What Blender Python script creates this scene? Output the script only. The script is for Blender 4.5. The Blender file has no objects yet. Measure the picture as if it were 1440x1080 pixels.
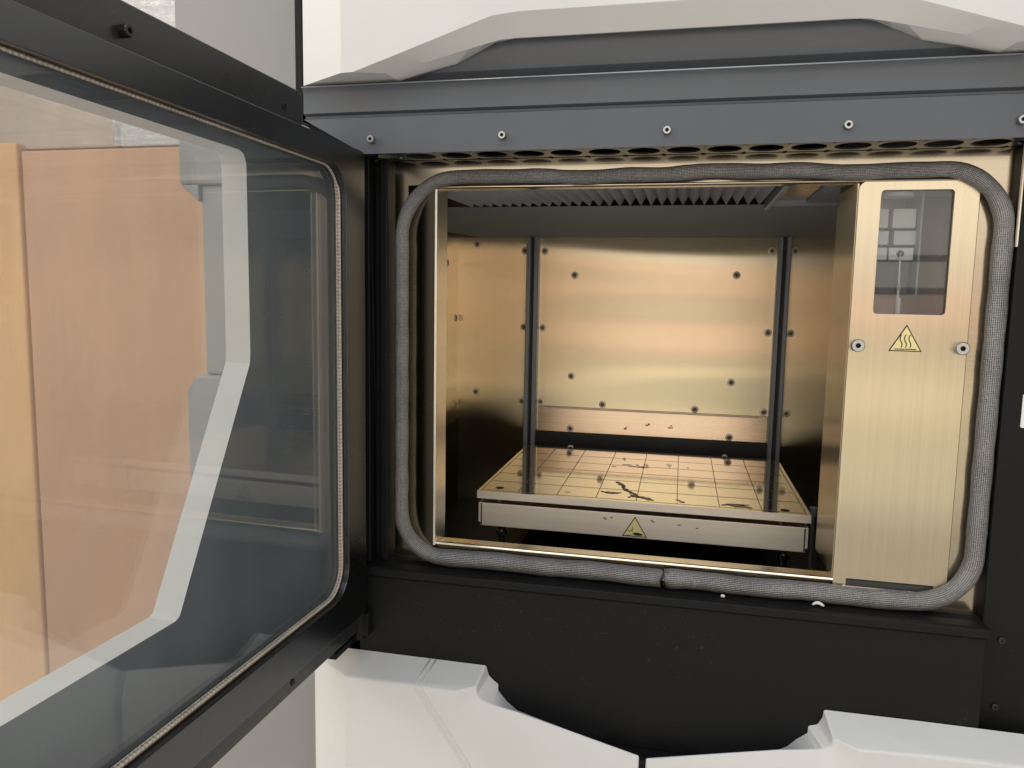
import bpy, bmesh, math, random
from mathutils import Vector, Matrix
random.seed(7)
S = bpy.context.scene
COL = S.collection

# ------------------------------------------------------------------ camera
cam_d = bpy.data.cameras.new('camera'); cam = bpy.data.objects.new('camera', cam_d); COL.objects.link(cam)
r = Vector((0.97550593, 0.21925578, 0.01775031)); u = Vector((-0.04204317, 0.10663364, 0.9934091)); f = Vector((-0.21591791, 0.96982275, -0.11323996))
cam.matrix_world = Matrix(((r.x, u.x, -f.x, 0), (r.y, u.y, -f.y, -.66), (r.z, u.z, -f.z, 1.35), (0, 0, 0, 1)))
cam_d.sensor_width = 36; cam_d.lens = 36 * 1062.755 / 1440; cam_d.clip_start = .01; cam_d.clip_end = 200
S.camera = cam

# ------------------------------------------------------------------ light
W = bpy.data.worlds.new('World'); S.world = W; W.use_nodes = True
bg = W.node_tree.nodes['Background']; bg.inputs[0].default_value = (1.0, .965, .92, 1); bg.inputs[1].default_value = .30
def area(name, loc, target, sx, sy, power, col):
    d = bpy.data.lights.new(name, 'AREA'); d.shape = 'RECTANGLE'; d.size = sx; d.size_y = sy; d.energy = power; d.color = col
    o = bpy.data.objects.new(name, d); COL.objects.link(o); o.location = loc
    o.rotation_euler = (Vector(target) - Vector(loc)).to_track_quat('-Z', 'Y').to_euler(); return o
area('ceiling_lamp', (-.5, -1.2, 3.3), (-.3, -.4, 1.2), 3.6, 1.4, 26, (.80, .90, 1.0))
area('rear_ceiling_lamp', (-1.0, 1.9, 3.4), (-.9, 1.6, 0), 4.0, 1.6, 60, (1.0, .96, .88))
area('side_lamp', (-2.4, -1.1, 2.4), (-.3, -.1, 1.2), .9, .7, 14, (1.0, .88, .72))
for z0_, z1_, rad, hc in ((1.64, 3.00, .92, (1.0, .94, .84)), (1.45, 1.60, .90, (1.0, .90, .76)), (1.18, 1.41, .92, (1.0, .67, .51)), (.99, 1.13, .62, (.95, .91, .74)), (.63, .95, .92, (1.0, .90, .67)), (.06, .58, .62, (.97, .90, .72))):
    hz, hh = (z0_ + z1_) / 2, z1_ - z0_
    area('reflection_band', (-.3, -4.2, hz), (-.3, 0, hz), 8.0, hh, rad * math.pi * 8.0 * hh, hc)  # unseen light bands added to give the steel its striped reflections

S.view_settings.view_transform = 'Standard'; S.view_settings.look = 'None'; S.view_settings.exposure = .5; S.view_settings.gamma = 1
S.cycles.max_bounces = 8; S.cycles.transparent_max_bounces = 14; S.cycles.glossy_bounces = 5
S.cycles.use_denoising = True
try: S.cycles.denoiser = 'OPENIMAGEDENOISE'
except Exception: pass
S.cycles.sample_clamp_indirect = 6

# ------------------------------------------------------------------ materials
def new_mat(name):
    m = bpy.data.materials.new(name); m.use_nodes = True
    nt = m.node_tree; b = nt.nodes['Principled BSDF']; return m, nt, b
def N(nt, t, **k):
    n = nt.nodes.new(t)
    for a, v in k.items():
        if a in n.inputs: n.inputs[a].default_value = v
        else: setattr(n, a, v)
    return n
def coords(nt, scale, kind='Object'):
    tc = N(nt, 'ShaderNodeTexCoord'); mp = N(nt, 'ShaderNodeMapping'); mp.inputs['Scale'].default_value = scale
    nt.links.new(tc.outputs[kind], mp.inputs[0]); return mp.outputs[0]
def ramp(nt, fac, stops):
    n = N(nt, 'ShaderNodeValToRGB'); e = n.color_ramp.elements
    while len(e) < len(stops): e.new(.5)
    for i, (p, c) in enumerate(stops): e[i].position = p; e[i].color = (*c, 1) if len(c) == 3 else c
    nt.links.new(fac, n.inputs[0]); return n.outputs[0]
def paint(name, col, rough, bump=.03, scale=900, var=.12, metal=0, spec=.5, dust=0):
    m, nt, b = new_mat(name)
    b.inputs['Metallic'].default_value = metal; b.inputs['Specular IOR Level'].default_value = spec
    n1 = N(nt, 'ShaderNodeTexNoise', Scale=9, Detail=6, Roughness=.65); nt.links.new(coords(nt, (1, 1, 1)), n1.inputs['Vector'])
    c0 = tuple(c * (1 - var) for c in col); c1 = tuple(min(1, c * (1 + var)) for c in col)
    cs = ramp(nt, n1.outputs[0], [(.3, c0), (.7, c1)])
    if dust:
        nd = N(nt, 'ShaderNodeTexNoise', Scale=420, Detail=2, Roughness=.6); nt.links.new(coords(nt, (1, 1, 1)), nd.inputs['Vector'])
        ns = N(nt, 'ShaderNodeTexNoise', Scale=1, Detail=5, Roughness=.7); nt.links.new(coords(nt, (5, 5, 14)), ns.inputs['Vector'])
        k1 = ramp(nt, nd.outputs[0], [(.66, (0, 0, 0)), (.74, (1, 1, 1))]); k2 = ramp(nt, ns.outputs[0], [(.45, (.05,) * 3), (.75, (1, 1, 1))])
        mm = N(nt, 'ShaderNodeMath', operation='MULTIPLY'); nt.links.new(k1, mm.inputs[0]); nt.links.new(k2, mm.inputs[1])
        md = N(nt, 'ShaderNodeMath', operation='MULTIPLY'); md.inputs[1].default_value = dust; nt.links.new(mm.outputs[0], md.inputs[0])
        mixc = N(nt, 'ShaderNodeMix', data_type='RGBA'); nt.links.new(md.outputs[0], mixc.inputs[0]); nt.links.new(cs, mixc.inputs[6]); mixc.inputs[7].default_value = (.30, .29, .27, 1); cs = mixc.outputs[2]
    nt.links.new(cs, b.inputs['Base Color'])
    r0 = max(0, rough - .07); r1 = min(1, rough + .07)
    nt.links.new(ramp(nt, n1.outputs[0], [(.25, (r0,) * 3), (.75, (r1,) * 3)]), b.inputs['Roughness'])
    if bump:
        n2 = N(nt, 'ShaderNodeTexNoise', Scale=scale, Detail=2); nt.links.new(coords(nt, (1, 1, 1)), n2.inputs['Vector'])
        bp = N(nt, 'ShaderNodeBump', Strength=bump, Distance=.001); nt.links.new(n2.outputs[0], bp.inputs['Height']); nt.links.new(bp.outputs[0], b.inputs['Normal'])
    return m
def steel(name, col, rough, brush=(4, 4, 500), wave=.0, bstr=.06, var=.06, wscale=(5, 5, 9), aniso=0, metal=1):
    m, nt, b = new_mat(name); b.inputs['Metallic'].default_value = metal
    if aniso:
        b.inputs['Anisotropic'].default_value = aniso; tv = N(nt, 'ShaderNodeCombineXYZ'); tv.inputs[0].default_value = 1; tv.inputs[1].default_value = .2
        nt.links.new(tv.outputs[0], b.inputs['Tangent'])
    n1 = N(nt, 'ShaderNodeTexNoise', Scale=1, Detail=5, Roughness=.7); nt.links.new(coords(nt, brush), n1.inputs['Vector'])
    n3 = N(nt, 'ShaderNodeTexNoise', Scale=7, Detail=4); nt.links.new(coords(nt, (1, 1, 1)), n3.inputs['Vector'])
    mixf = N(nt, 'ShaderNodeMath', operation='ADD'); nt.links.new(n1.outputs[0], mixf.inputs[0]); nt.links.new(n3.outputs[0], mixf.inputs[1])
    hf = N(nt, 'ShaderNodeMath', operation='MULTIPLY'); hf.inputs[1].default_value = .5; nt.links.new(mixf.outputs[0], hf.inputs[0])
    c0 = tuple(c * (1 - var) for c in col); c1 = tuple(min(1, c * (1 + var)) for c in col)
    nt.links.new(ramp(nt, hf.outputs[0], [(.3, c0), (.7, c1)]), b.inputs['Base Color'])
    if aniso: b.inputs['Roughness'].default_value = rough
    else: nt.links.new(ramp(nt, hf.outputs[0], [(.25, (rough * .85,) * 3), (.75, (rough * 1.15,) * 3)]), b.inputs['Roughness'])
    b1 = N(nt, 'ShaderNodeBump', Strength=bstr, Distance=.0006); nt.links.new(n1.outputs[0], b1.inputs['Height'])
    if wave:
        n2 = N(nt, 'ShaderNodeTexNoise', Scale=1, Detail=0); nt.links.new(coords(nt, wscale), n2.inputs['Vector'])
        b2 = N(nt, 'ShaderNodeBump', Strength=wave, Distance=.01); nt.links.new(n2.outputs[0], b2.inputs['Height'])
        nt.links.new(b2.outputs[0], b1.inputs['Normal'])
    nt.links.new(b1.outputs[0], b.inputs['Normal']); return m
STRAW = (.78, .665, .475)
M = {}
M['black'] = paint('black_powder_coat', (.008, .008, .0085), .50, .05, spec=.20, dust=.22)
M['header'] = paint('lifted_black_coat', (.092, .101, .117), .36, .05)  # black coat made paler and bluer; reflected light put into its colour
M['door_metal'] = steel('satin_dark_door_metal', (.115, .118, .123), .28, (6, 6, 6), bstr=.01, var=.08)
M['door_black'] = paint('door_black_paint', (.028, .029, .030), .28, .03, dust=.12)
M['inner_dark'] = paint('dark_plastic_lining', (.085, .10, .11), .34, 0)  # lining made paler; the light veil on the glass is in its colour
M['white'] = paint('white_painted_shell', (.70, .69, .67), .36, .03, var=.03)
M['grey'] = paint('grey_painted_sheet', (.29, .285, .275), .45, .03, var=.04)
M['reveal'] = paint('pale_grey_plastic', (.74, .74, .72), .40, .03, var=.03)
M['wall'] = steel('heat_tinted_wall_steel', STRAW, .23, (700, 2, 2), wave=.42, wscale=(2.4, 2.4, 11), bstr=0, var=.05, aniso=1.0)
M['panel'] = steel('vertical_brushed_steel', (.62, .53, .39), .27, (420, 4, 2), wave=.08, bstr=.05, var=.10, wscale=(3, 3, 8), aniso=1.0)
M['frame'] = steel('straw_frame_steel', (.64, .545, .40), .16, (3, 3, 300), wave=.05)
M['plate'] = steel('straw_steel_darkened', (.42, .355, .265), .15, (3, 3, 300), wave=.05)  # frame steel darkened; the dark door's reflection is put into the colour
M['strip'] = steel('copper_tinted_steel', (.76, .60, .47), .28, (3, 3, 260), var=.16, wave=.05)
M['mirror'] = steel('polished_plate_steel', (.74, .65, .48), .07, (40, 40, 40), bstr=.015)
M['plate_edge'] = steel('worn_plate_edge', (.88, .77, .64), .50, (6, 30, 120), bstr=.12, var=.15, metal=.45)
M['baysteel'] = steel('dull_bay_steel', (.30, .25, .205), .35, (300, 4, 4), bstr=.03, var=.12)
M['bright'] = steel('lightened_lip_steel', (.92, .86, .74), .34, (3, 3, 200), bstr=.02)  # lip steel lightened so its edge looks as if catching light
M['tray'] = steel('brushed_tray_steel', (.95, .80, .64), .45, (4, 4, 300), var=.1, wave=.03, metal=.35)
M['alu'] = paint('anodised_aluminium', (.30, .325, .35), .40, .02, metal=.2)
M['glint'] = paint('edge_glint', (.35, .37, .40), .22, 0, metal=.5)
M['slot'] = paint('rail_slot_black', (.012, .012, .013), .5, 0)
M['zinc'] = paint('zinc_screw', (.42, .42, .42), .28, 0, metal=1, var=.05)
M['blackscrew'] = paint('black_oxide_screw', (.03, .03, .03), .32, 0, metal=.4)
M['recess'] = paint('screw_recess', (.015, .013, .012), .6, 0)  # dark colour adds shade inside sockets and holes
M['smear'] = paint('thin_brown_smear', (.27, .20, .125), .45, .15, 260, var=.35)
M['sooty'] = paint('brown_residue', (.21, .155, .10), .6, .2, 300)
M['grid'] = paint('etched_grid', (.30, .22, .135), .5, 0)
M['yellow'] = paint('sticker_yellow', (.84, .70, .32), .4, 0, var=.04)
M['ink'] = paint('sticker_ink', (.015, .014, .012), .45, 0)
M['fabric'] = paint('bellows_fabric', (.42, .44, .47), .6, .1, 700)
M['ceil'] = paint('dark_ceiling_panel', (.34, .37, .41), .6, .04, spec=.3)
M['insul'] = paint('white_insulator', (.74, .74, .72), .4, .02, var=.04)
M['scrap'] = paint('white_plastic_scrap', (.78, .76, .72), .4, .1, 300)
M['label'] = paint('white_label', (.82, .82, .80), .5, 0, var=.02)
M['floor'] = paint('concrete_floor', (.66, .66, .65), .5, .1, 60)

def cardboard(name, col):
    m, nt, b = new_mat(name); b.inputs['Roughness'].default_value = .75
    n1 = N(nt, 'ShaderNodeTexNoise', Scale=1, Detail=8, Roughness=.7); nt.links.new(coords(nt, (3, 3, 1.2)), n1.inputs['Vector'])
    n2 = N(nt, 'ShaderNodeTexNoise', Scale=1, Detail=2); nt.links.new(coords(nt, (160, 160, 2)), n2.inputs['Vector'])
    a = N(nt, 'ShaderNodeMath', operation='MULTIPLY_ADD'); a.inputs[1].default_value = .22; nt.links.new(n2.outputs[0], a.inputs[0]); nt.links.new(n1.outputs[0], a.inputs[2])
    c0 = tuple(c * .82 for c in col); c1 = tuple(c * 1.14 for c in col)
    nt.links.new(ramp(nt, a.outputs[0], [(.35, c0), (.85, c1)]), b.inputs['Base Color'])
    bp = N(nt, 'ShaderNodeBump', Strength=.12, Distance=.002); nt.links.new(n2.outputs[0], bp.inputs['Height']); nt.links.new(bp.outputs[0], b.inputs['Normal']); return m
M['card'] = cardboard('brown_cardboard', (.66, .385, .225))
M['card_orange'] = cardboard('orange_cardboard', (.80, .47, .205))
M['card_dull'] = cardboard('dull_cardboard', (.58, .46, .35))

def glass(name, tint, ior=1.5, rough=.02, haze=.0, hazecol=(.6, .62, .62)):
    m, nt, b = new_mat(name); nt.nodes.remove(b); out = nt.nodes['Material Output']
    tr = N(nt, 'ShaderNodeBsdfTransparent'); tr.inputs[0].default_value = (*tint, 1)
    gl = N(nt, 'ShaderNodeBsdfGlossy'); gl.inputs['Roughness'].default_value = rough; gl.inputs[0].default_value = (1, 1, 1, 1)
    fr = N(nt, 'ShaderNodeFresnel'); ge = N(nt, 'ShaderNodeNewGeometry'); io = N(nt, 'ShaderNodeMapRange'); io.inputs[3].default_value = ior; io.inputs[4].default_value = 1 / ior
    nt.links.new(ge.outputs['Backfacing'], io.inputs[0]); nt.links.new(io.outputs[0], fr.inputs[0])
    mx = N(nt, 'ShaderNodeMixShader'); nt.links.new(fr.outputs[0], mx.inputs[0]); nt.links.new(tr.outputs[0], mx.inputs[1]); nt.links.new(gl.outputs[0], mx.inputs[2])
    last = mx
    if haze:
        df = N(nt, 'ShaderNodeBsdfDiffuse'); df.inputs[0].default_value = (*hazecol, 1)
        n = N(nt, 'ShaderNodeTexNoise', Scale=1, Detail=6, Roughness=.7); nt.links.new(coords(nt, (14, 14, 5)), n.inputs['Vector'])
        mx2 = N(nt, 'ShaderNodeMixShader'); nt.links.new(ramp(nt, n.outputs[0], [(.25, (haze * .5,) * 3), (.8, (haze * 1.4,) * 3)]), mx2.inputs[0])
        nt.links.new(mx.outputs[0], mx2.inputs[1]); nt.links.new(df.outputs[0], mx2.inputs[2]); last = mx2
    nt.links.new(last.outputs[0], out.inputs[0]); return m
M['glass'] = glass('door_glass', (.985, .985, .98), haze=.085, hazecol=(.50, .57, .62))
M['glass_bay'] = glass('bay_window_glass', (.92, .93, .93), haze=.02, hazecol=(.45, .46, .46))

def film(name='stretch_film', hi=.5, gloss=.22):
    m, nt, b = new_mat(name); nt.nodes.remove(b); out = nt.nodes['Material Output']
    tr = N(nt, 'ShaderNodeBsdfTransparent'); gl = N(nt, 'ShaderNodeBsdfGlossy'); gl.inputs['Roughness'].default_value = .18
    df = N(nt, 'ShaderNodeBsdfDiffuse'); df.inputs[0].default_value = (.85, .85, .85, 1)
    n = N(nt, 'ShaderNodeTexNoise', Scale=1, Detail=5, Roughness=.6, Distortion=.6); nt.links.new(coords(nt, (7, 7, 48)), n.inputs['Vector'])
    bp = N(nt, 'ShaderNodeBump', Strength=1, Distance=.03); nt.links.new(n.outputs[0], bp.inputs['Height']); nt.links.new(bp.outputs[0], gl.inputs['Normal'])
    m1 = N(nt, 'ShaderNodeMixShader'); nt.links.new(ramp(nt, n.outputs[0], [(.35, (.04,) * 3), (.62, (hi,) * 3)]), m1.inputs[0]); nt.links.new(tr.outputs[0], m1.inputs[1]); nt.links.new(df.outputs[0], m1.inputs[2])
    m2 = N(nt, 'ShaderNodeMixShader'); m2.inputs[0].default_value = gloss; nt.links.new(m1.outputs[0], m2.inputs[1]); nt.links.new(gl.outputs[0], m2.inputs[2])
    nt.links.new(m2.outputs[0], out.inputs[0]); return m
M['film'] = film(); M['film_thin'] = film('thin_stretch_film', .10, .08)

def braid(name, c0, c1, ribs, pitch, rough=.42, metal=.35, bump=.8):
    # UV: u = metres along the rope, v = 0..1 round it
    m, nt, b = new_mat(name); b.inputs['Roughness'].default_value = rough; b.inputs['Metallic'].default_value = metal
    uv = N(nt, 'ShaderNodeUVMap'); sp = N(nt, 'ShaderNodeSeparateXYZ'); nt.links.new(uv.outputs[0], sp.inputs[0])
    def sine(sock, k, add=None):
        a = N(nt, 'ShaderNodeMath', operation='MULTIPLY'); a.inputs[1].default_value = k; nt.links.new(sock, a.inputs[0]); o = a.outputs[0]
        if add is not None:
            q = N(nt, 'ShaderNodeMath', operation='ADD'); nt.links.new(o, q.inputs[0]); nt.links.new(add, q.inputs[1]); o = q.outputs[0]
        s = N(nt, 'ShaderNodeMath', operation='SINE'); nt.links.new(o, s.inputs[0]); return s.outputs[0]
    n = N(nt, 'ShaderNodeTexNoise', Scale=600, Detail=3); nt.links.new(coords(nt, (1, 1, 1)), n.inputs['Vector'])
    rv = sine(sp.outputs[1], 2 * math.pi * ribs); ru = sine(sp.outputs[0], 2 * math.pi / pitch, rv)
    h = N(nt, 'ShaderNodeMath', operation='MULTIPLY_ADD'); h.inputs[1].default_value = .7; nt.links.new(ru, h.inputs[0]); nt.links.new(rv, h.inputs[2])
    h2 = N(nt, 'ShaderNodeMath', operation='MULTIPLY_ADD'); h2.inputs[1].default_value = 2.6; nt.links.new(n.outputs[0], h2.inputs[0]); nt.links.new(h.outputs[0], h2.inputs[2])
    nl = N(nt, 'ShaderNodeTexNoise', Scale=26, Detail=5, Roughness=.7); nt.links.new(coords(nt, (1, 1, 1)), nl.inputs['Vector'])
    h3 = N(nt, 'ShaderNodeMath', operation='MULTIPLY_ADD'); h3.inputs[1].default_value = 2.4; nt.links.new(nl.outputs[0], h3.inputs[0]); nt.links.new(h2.outputs[0], h3.inputs[2])
    hs = N(nt, 'ShaderNodeMath', operation='SUBTRACT'); hs.inputs[1].default_value = 1.2; nt.links.new(h3.outputs[0], hs.inputs[0]); h2 = hs
    mr = N(nt, 'ShaderNodeMapRange'); mr.inputs[1].default_value = -.7; mr.inputs[2].default_value = 3.4; nt.links.new(h2.outputs[0], mr.inputs[0])
    nt.links.new(ramp(nt, mr.outputs[0], [(.15, c0), (.9, c1)]), b.inputs['Base Color'])
    bp = N(nt, 'ShaderNodeBump', Strength=bump, Distance=.0007); nt.links.new(mr.outputs[0], bp.inputs['Height']); nt.links.new(bp.outputs[0], b.inputs['Normal']); return m
M['seal'] = braid('braided_fibre_seal', (.06, .06, .06), (.42, .40, .39), 30, .0013)
M['gasket'] = braid('woven_glass_gasket', (.20, .17, .14), (.78, .68, .56), 4, .0030, .5, 0, .3)

# ------------------------------------------------------------------ mesh helpers
class MB:
    def __init__(s): s.v = []; s.f = []; s.m = []; s.uv = {}
    def pt(s, *p): s.v.append(tuple(p)); return len(s.v) - 1
    def face(s, pts, mi=0): s.f.append([s.pt(*p) for p in pts]); s.m.append(mi)
    def box(s, x0, x1, y0, y1, z0, z1, mi=0, T=None):
        c = [(x, y, z) for z in (z0, z1) for y in (y0, y1) for x in (x0, x1)]
        if T: c = [T(*p) for p in c]
        i = [s.pt(*p) for p in c]
        for q in ((0, 2, 3, 1), (4, 5, 7, 6), (0, 1, 5, 4), (2, 6, 7, 3), (0, 4, 6, 2), (1, 3, 7, 5)): s.f.append([i[k] for k in q]); s.m.append(mi)
    def loft(s, rows, mi=0, closed=False):
        idx = [[s.pt(*p) for p in row] for row in rows]
        for k in range(len(rows) - 1):
            mm = mi[k] if isinstance(mi, (list, tuple)) else mi
            n = len(rows[0])
            for j in range(n if closed else n - 1):
                a, b = j, (j + 1) % n
                s.f.append([idx[k][a], idx[k][b], idx[k + 1][b], idx[k + 1][a]]); s.m.append(mm)
        return idx
    def prism(s, outer, holes, w0, w1, T, m0=0, m1=None, mside=None, mhole=None):
        # polygon with holes in (a,b), extruded from w0 to w1; T(a,b,w) -> xyz
        m1 = m0 if m1 is None else m1; mside = m0 if mside is None else mside; mhole = mside if mhole is None else mhole
        bm = bmesh.new(); ed = []; 
        for loop in [outer] + holes:
            vs = [bm.verts.new((a, b, 0)) for a, b in loop]
            for i in range(len(vs)): ed.append(bm.edges.new((vs[i], vs[(i + 1) % len(vs)])))
        bmesh.ops.triangle_fill(bm, edges=ed, use_beauty=True)
        bm.verts.index_update(); co = [tuple(v.co) for v in bm.verts]; tris = [[v.index for v in fc.verts] for fc in bm.faces]; bm.free()
        for w, mi in ((w0, m0), (w1, m1)):
            off = [s.pt(*T(c[0], c[1], w)) for c in co]
            for t in tris: s.f.append([off[i] for i in t]); s.m.append(mi)
        for li, loop in enumerate([outer] + holes):
            a = [s.pt(*T(p[0], p[1], w0)) for p in loop]; b = [s.pt(*T(p[0], p[1], w1)) for p in loop]
            for i in range(len(loop)):
                j = (i + 1) % len(loop); s.f.append([a[i], a[j], b[j], b[i]]); s.m.append(mside if li == 0 else mhole)
    def tube(s, path, rad, seg=12, closed=False, mi=0, up=(0, 1, 0), cap=True):
        n = len(path); P = [Vector(p) for p in path]; up = Vector(up); rows = []; L = 0; Ls = []
        for i in range(n):
            a = P[(i - 1) % n] if closed or i else P[0]; b = P[(i + 1) % n] if closed or i < n - 1 else P[-1]
            t = (b - a).normalized(); s1 = t.cross(up)
            if s1.length < 1e-4: s1 = t.cross(Vector((1, 0, 0)))
            s1.normalize(); s2 = t.cross(s1).normalized(); rr = rad[i] if isinstance(rad, (list, tuple)) else rad
            rows.append([P[i] + (s1 * math.cos(q) + s2 * math.sin(q)) * rr for q in [2 * math.pi * k / seg for k in range(seg + 1)]])
            if i: L += (P[i] - P[i - 1]).length
            Ls.append(L)
        idx = [[s.pt(*p) for p in row] for row in rows]
        for i in range(n if closed else n - 1):
            j = (i + 1) % n; lj = Ls[j] if j else L + (P[0] - P[-1]).length
            for k in range(seg):
                s.uv[len(s.f)] = [(Ls[i], k / seg), (Ls[i], (k + 1) / seg), (lj, (k + 1) / seg), (lj, k / seg)]
                s.f.append([idx[i][k], idx[i][k + 1], idx[j][k + 1], idx[j][k]]); s.m.append(mi)
        if cap and not closed:
            s.f.append(idx[0][:seg][::-1]); s.m.append(mi); s.f.append(idx[-1][:seg]); s.m.append(mi)
    def mesh(s, name, mats, smooth=False, weld=True):
        me = bpy.data.meshes.new(name); me.from_pydata(s.v, [], s.f)
        for m in mats: me.materials.append(M[m])
        for i, p in enumerate(me.polygons): p.material_index = s.m[i]; p.use_smooth = smooth
        if s.uv:
            l = me.uv_layers.new(name='UVMap')
            for i, p in enumerate(me.polygons):
                if i in s.uv:
                    for k, li in enumerate(p.loop_indices): l.data[li].uv = s.uv[i][k]
        bm = bmesh.new(); bm.from_mesh(me)
        if weld: bmesh.ops.remove_doubles(bm, verts=bm.verts, dist=1e-6)
        bmesh.ops.recalc_face_normals(bm, faces=bm.faces); bm.to_mesh(me); bm.free(); return me
def put(name, me, parent=None, loc=None):
    o = bpy.data.objects.new(name, me); COL.objects.link(o)
    if parent:
        o.parent = parent
        if parent.type == 'EMPTY': o.matrix_parent_inverse = Matrix.Translation(-Vector(parent.location))
    if loc: o.location = loc
    return o
def build(name, mb, mats, parent=None, bevel=0, seg=2, smooth=False, autosmooth=None, loc=None, ang=35):
    if isinstance(mats, str): mats = [mats]
    o = put(name, mb.mesh(name, mats, smooth or autosmooth is not None), parent, loc)
    if autosmooth is not None:
        me = o.data; bm = bmesh.new(); bm.from_mesh(me); a = math.radians(autosmooth)
        for e in bm.edges:
            if len(e.link_faces) != 2 or e.calc_face_angle(0) > a: e.smooth = False
        bm.to_mesh(me); bm.free()
    if bevel:
        b = o.modifiers.new('edge', 'BEVEL'); b.width = bevel; b.segments = seg; b.limit_method = 'ANGLE'; b.angle_limit = math.radians(ang); b.harden_normals = False
    return o
def thing(name, label, cat, loc=(0, 0, 0), group=None):
    o = bpy.data.objects.new(name, None); COL.objects.link(o); o.location = loc; o.empty_display_size = .05
    tag(o, label, cat, group); return o
def tag(o, label, cat, group=None):
    o['label'] = label; o['category'] = cat
    if group: o['group'] = group
def XZ(a, b, w): return (a, w, b)
def XY(a, b, w): return (a, b, w)
def rrect(x0, x1, z0, z1, rad, seg=8):
    if not isinstance(rad, (tuple, list)): rad = (rad,) * 4      # bl, br, tr, tl
    out = []
    for (cx, cz, a0, q) in ((x0, z0, 180, rad[0]), (x1, z0, 270, rad[1]), (x1, z1, 0, rad[2]), (x0, z1, 90, rad[3])):
        ox = cx + q * (1 if cx == x0 else -1); oz = cz + q * (1 if cz == z0 else -1)
        for k in range(seg + 1):
            t = math.radians(a0 + 90 * k / seg); out.append((ox + q * math.cos(t), oz + q * math.sin(t)))
    return out
def densify(pts, step, closed=False):
    out = []; n = len(pts)
    for i in range(n if closed else n - 1):
        a = Vector(pts[i]); b = Vector(pts[(i + 1) % n]); k = max(1, int((b - a).length / step))
        for j in range(k): out.append(tuple(a.lerp(b, j / k)))
    if not closed: out.append(tuple(pts[-1]))
    return out
def cap_screw(rad, h, mi=0, ri=1, seg=20, socket=.5):
    # socket-head screw facing -Y, base at y=0
    b = MB(); ring = lambda q, y, n=seg: [(q * math.cos(2 * math.pi * k / n), y, q * math.sin(2 * math.pi * k / n)) for k in range(n)]
    hexr = [(socket * rad * (1 if k % 2 == 0 else 1) * (math.cos(math.pi / 6) / math.cos((2 * math.pi * k / seg) % (math.pi / 3) - math.pi / 6)) * math.cos(2 * math.pi * k / seg), 0, socket * rad * (math.cos(math.pi / 6) / math.cos((2 * math.pi * k / seg) % (math.pi / 3) - math.pi / 6)) * math.sin(2 * math.pi * k / seg)) for k in range(seg)]
    hx = lambda y: [(p[0], y, p[2]) for p in hexr]
    b.loft([ring(rad, 0), ring(rad, -h * .85), ring(rad * .88, -h), hx(-h)], mi, closed=True)
    b.loft([hx(-h), hx(-h * .35)], ri, closed=True); b.face(hx(-h * .35), ri); return b
def flat_poly(mb, pts, y, mi): mb.face([(a, y, b) for a, b in pts], mi)
def ribbon(mb, pts, wd, y, mi):
    # flat printed stroke in the XZ plane
    for i in range(len(pts) - 1):
        a = Vector(pts[i]); c = Vector(pts[i + 1]); t = (c - a).normalized(); n = Vector((-t.y, t.x)) * wd / 2; e = t * wd * .25
        a2 = a - e; c2 = c + e
        mb.face([(a2.x + n.x, y, a2.y + n.y), (c2.x + n.x, y, c2.y + n.y), (c2.x - n.x, y, c2.y - n.y), (a2.x - n.x, y, a2.y - n.y)], mi)

# ------------------------------------------------------------------ floor
mb = MB(); mb.face([(-30, -30, 0), (30, -30, 0), (30, 30, 0), (-30, 30, 0)])
fl = build('floor', mb, 'floor'); fl['kind'] = 'structure'

# ================================================================== the machine
PR = thing('printer', 'large white and black industrial printer with its heated chamber door standing open', 'printer', (-.015, .25, 0))
XL, XR = -.330, .300
# housing behind the front (closed body)
for b in ((-.3365, -.3345, .051, .62, 0, 1.9), (.266, XR, .031, .62, 0, 1.9), (-.3340, .2655, .60, .62, 0, 1.9), (XL, XR, .001, .62, 1.901, 1.92)):
    mb = MB(); mb.box(*b); build('housing_panel', mb, 'black', PR)

# header band over the chamber
yh = -.037
mb = MB()
def hdr_row(x, facet=False): pass
prof = [(yh, 1.4706), (yh, 1.5008), (yh + .0035, 1.5022), (yh + .0035, 1.5040), (yh - .0005, 1.5056), (yh - .0005, 1.5215), (yh - .002, 1.5255), (yh - .0035, 1.5272), (yh + .006, 1.5274), (yh + .010, 1.5300), (yh + .004, 1.536), (yh, 1.548), (yh, 1.60)]
ends = lambda z: -.2725 - max(0, (z - 1.4706)) * 1.18 if z < 1.4998 else -.3285
rowL = [(ends(z), y, z) for y, z in prof]; rowR = [(.335, y, z) for y, z in prof]
mb.loft([rowL, rowR])
# (thin rod standing in for the lit upper fold is its own part)
# return of the lower band, down to the perforated strip and back
mb.loft([[(-.2725, yh, 1.4706), (.335, yh, 1.4706)], [(-.2725, yh + .0015, 1.4706), (.335, yh + .0015, 1.4706)]])
build('header', mb, 'header', PR, autosmooth=25)
mb = MB(); mb.tube([(-.3285, yh - .0036, 1.5270), (.335, yh - .0036, 1.5270)], .0007, 10, up=(0, 0, 1)); build('header_edge_glint', mb, 'glint', PR, smooth=True)  # shiny rod added in place of the lit fold edge
# set-back corner piece beside the diagonal end of the header
mb = MB(); mb.prism([(-.330, 1.4706), (-.270, 1.4706), (-.270, 1.5005), (-.330, 1.5005)], [], -.026, -.010, XZ); build('header_corner', mb, 'black', PR, bevel=.001)
scr = cap_screw(.0033, .0042).mesh('header_screw', ['zinc', 'recess'])
for x in (-.2653, -.1502, -.0177, .1146, .2302): put('header_screw', scr, PR, (x, yh, 1.4823))

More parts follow.
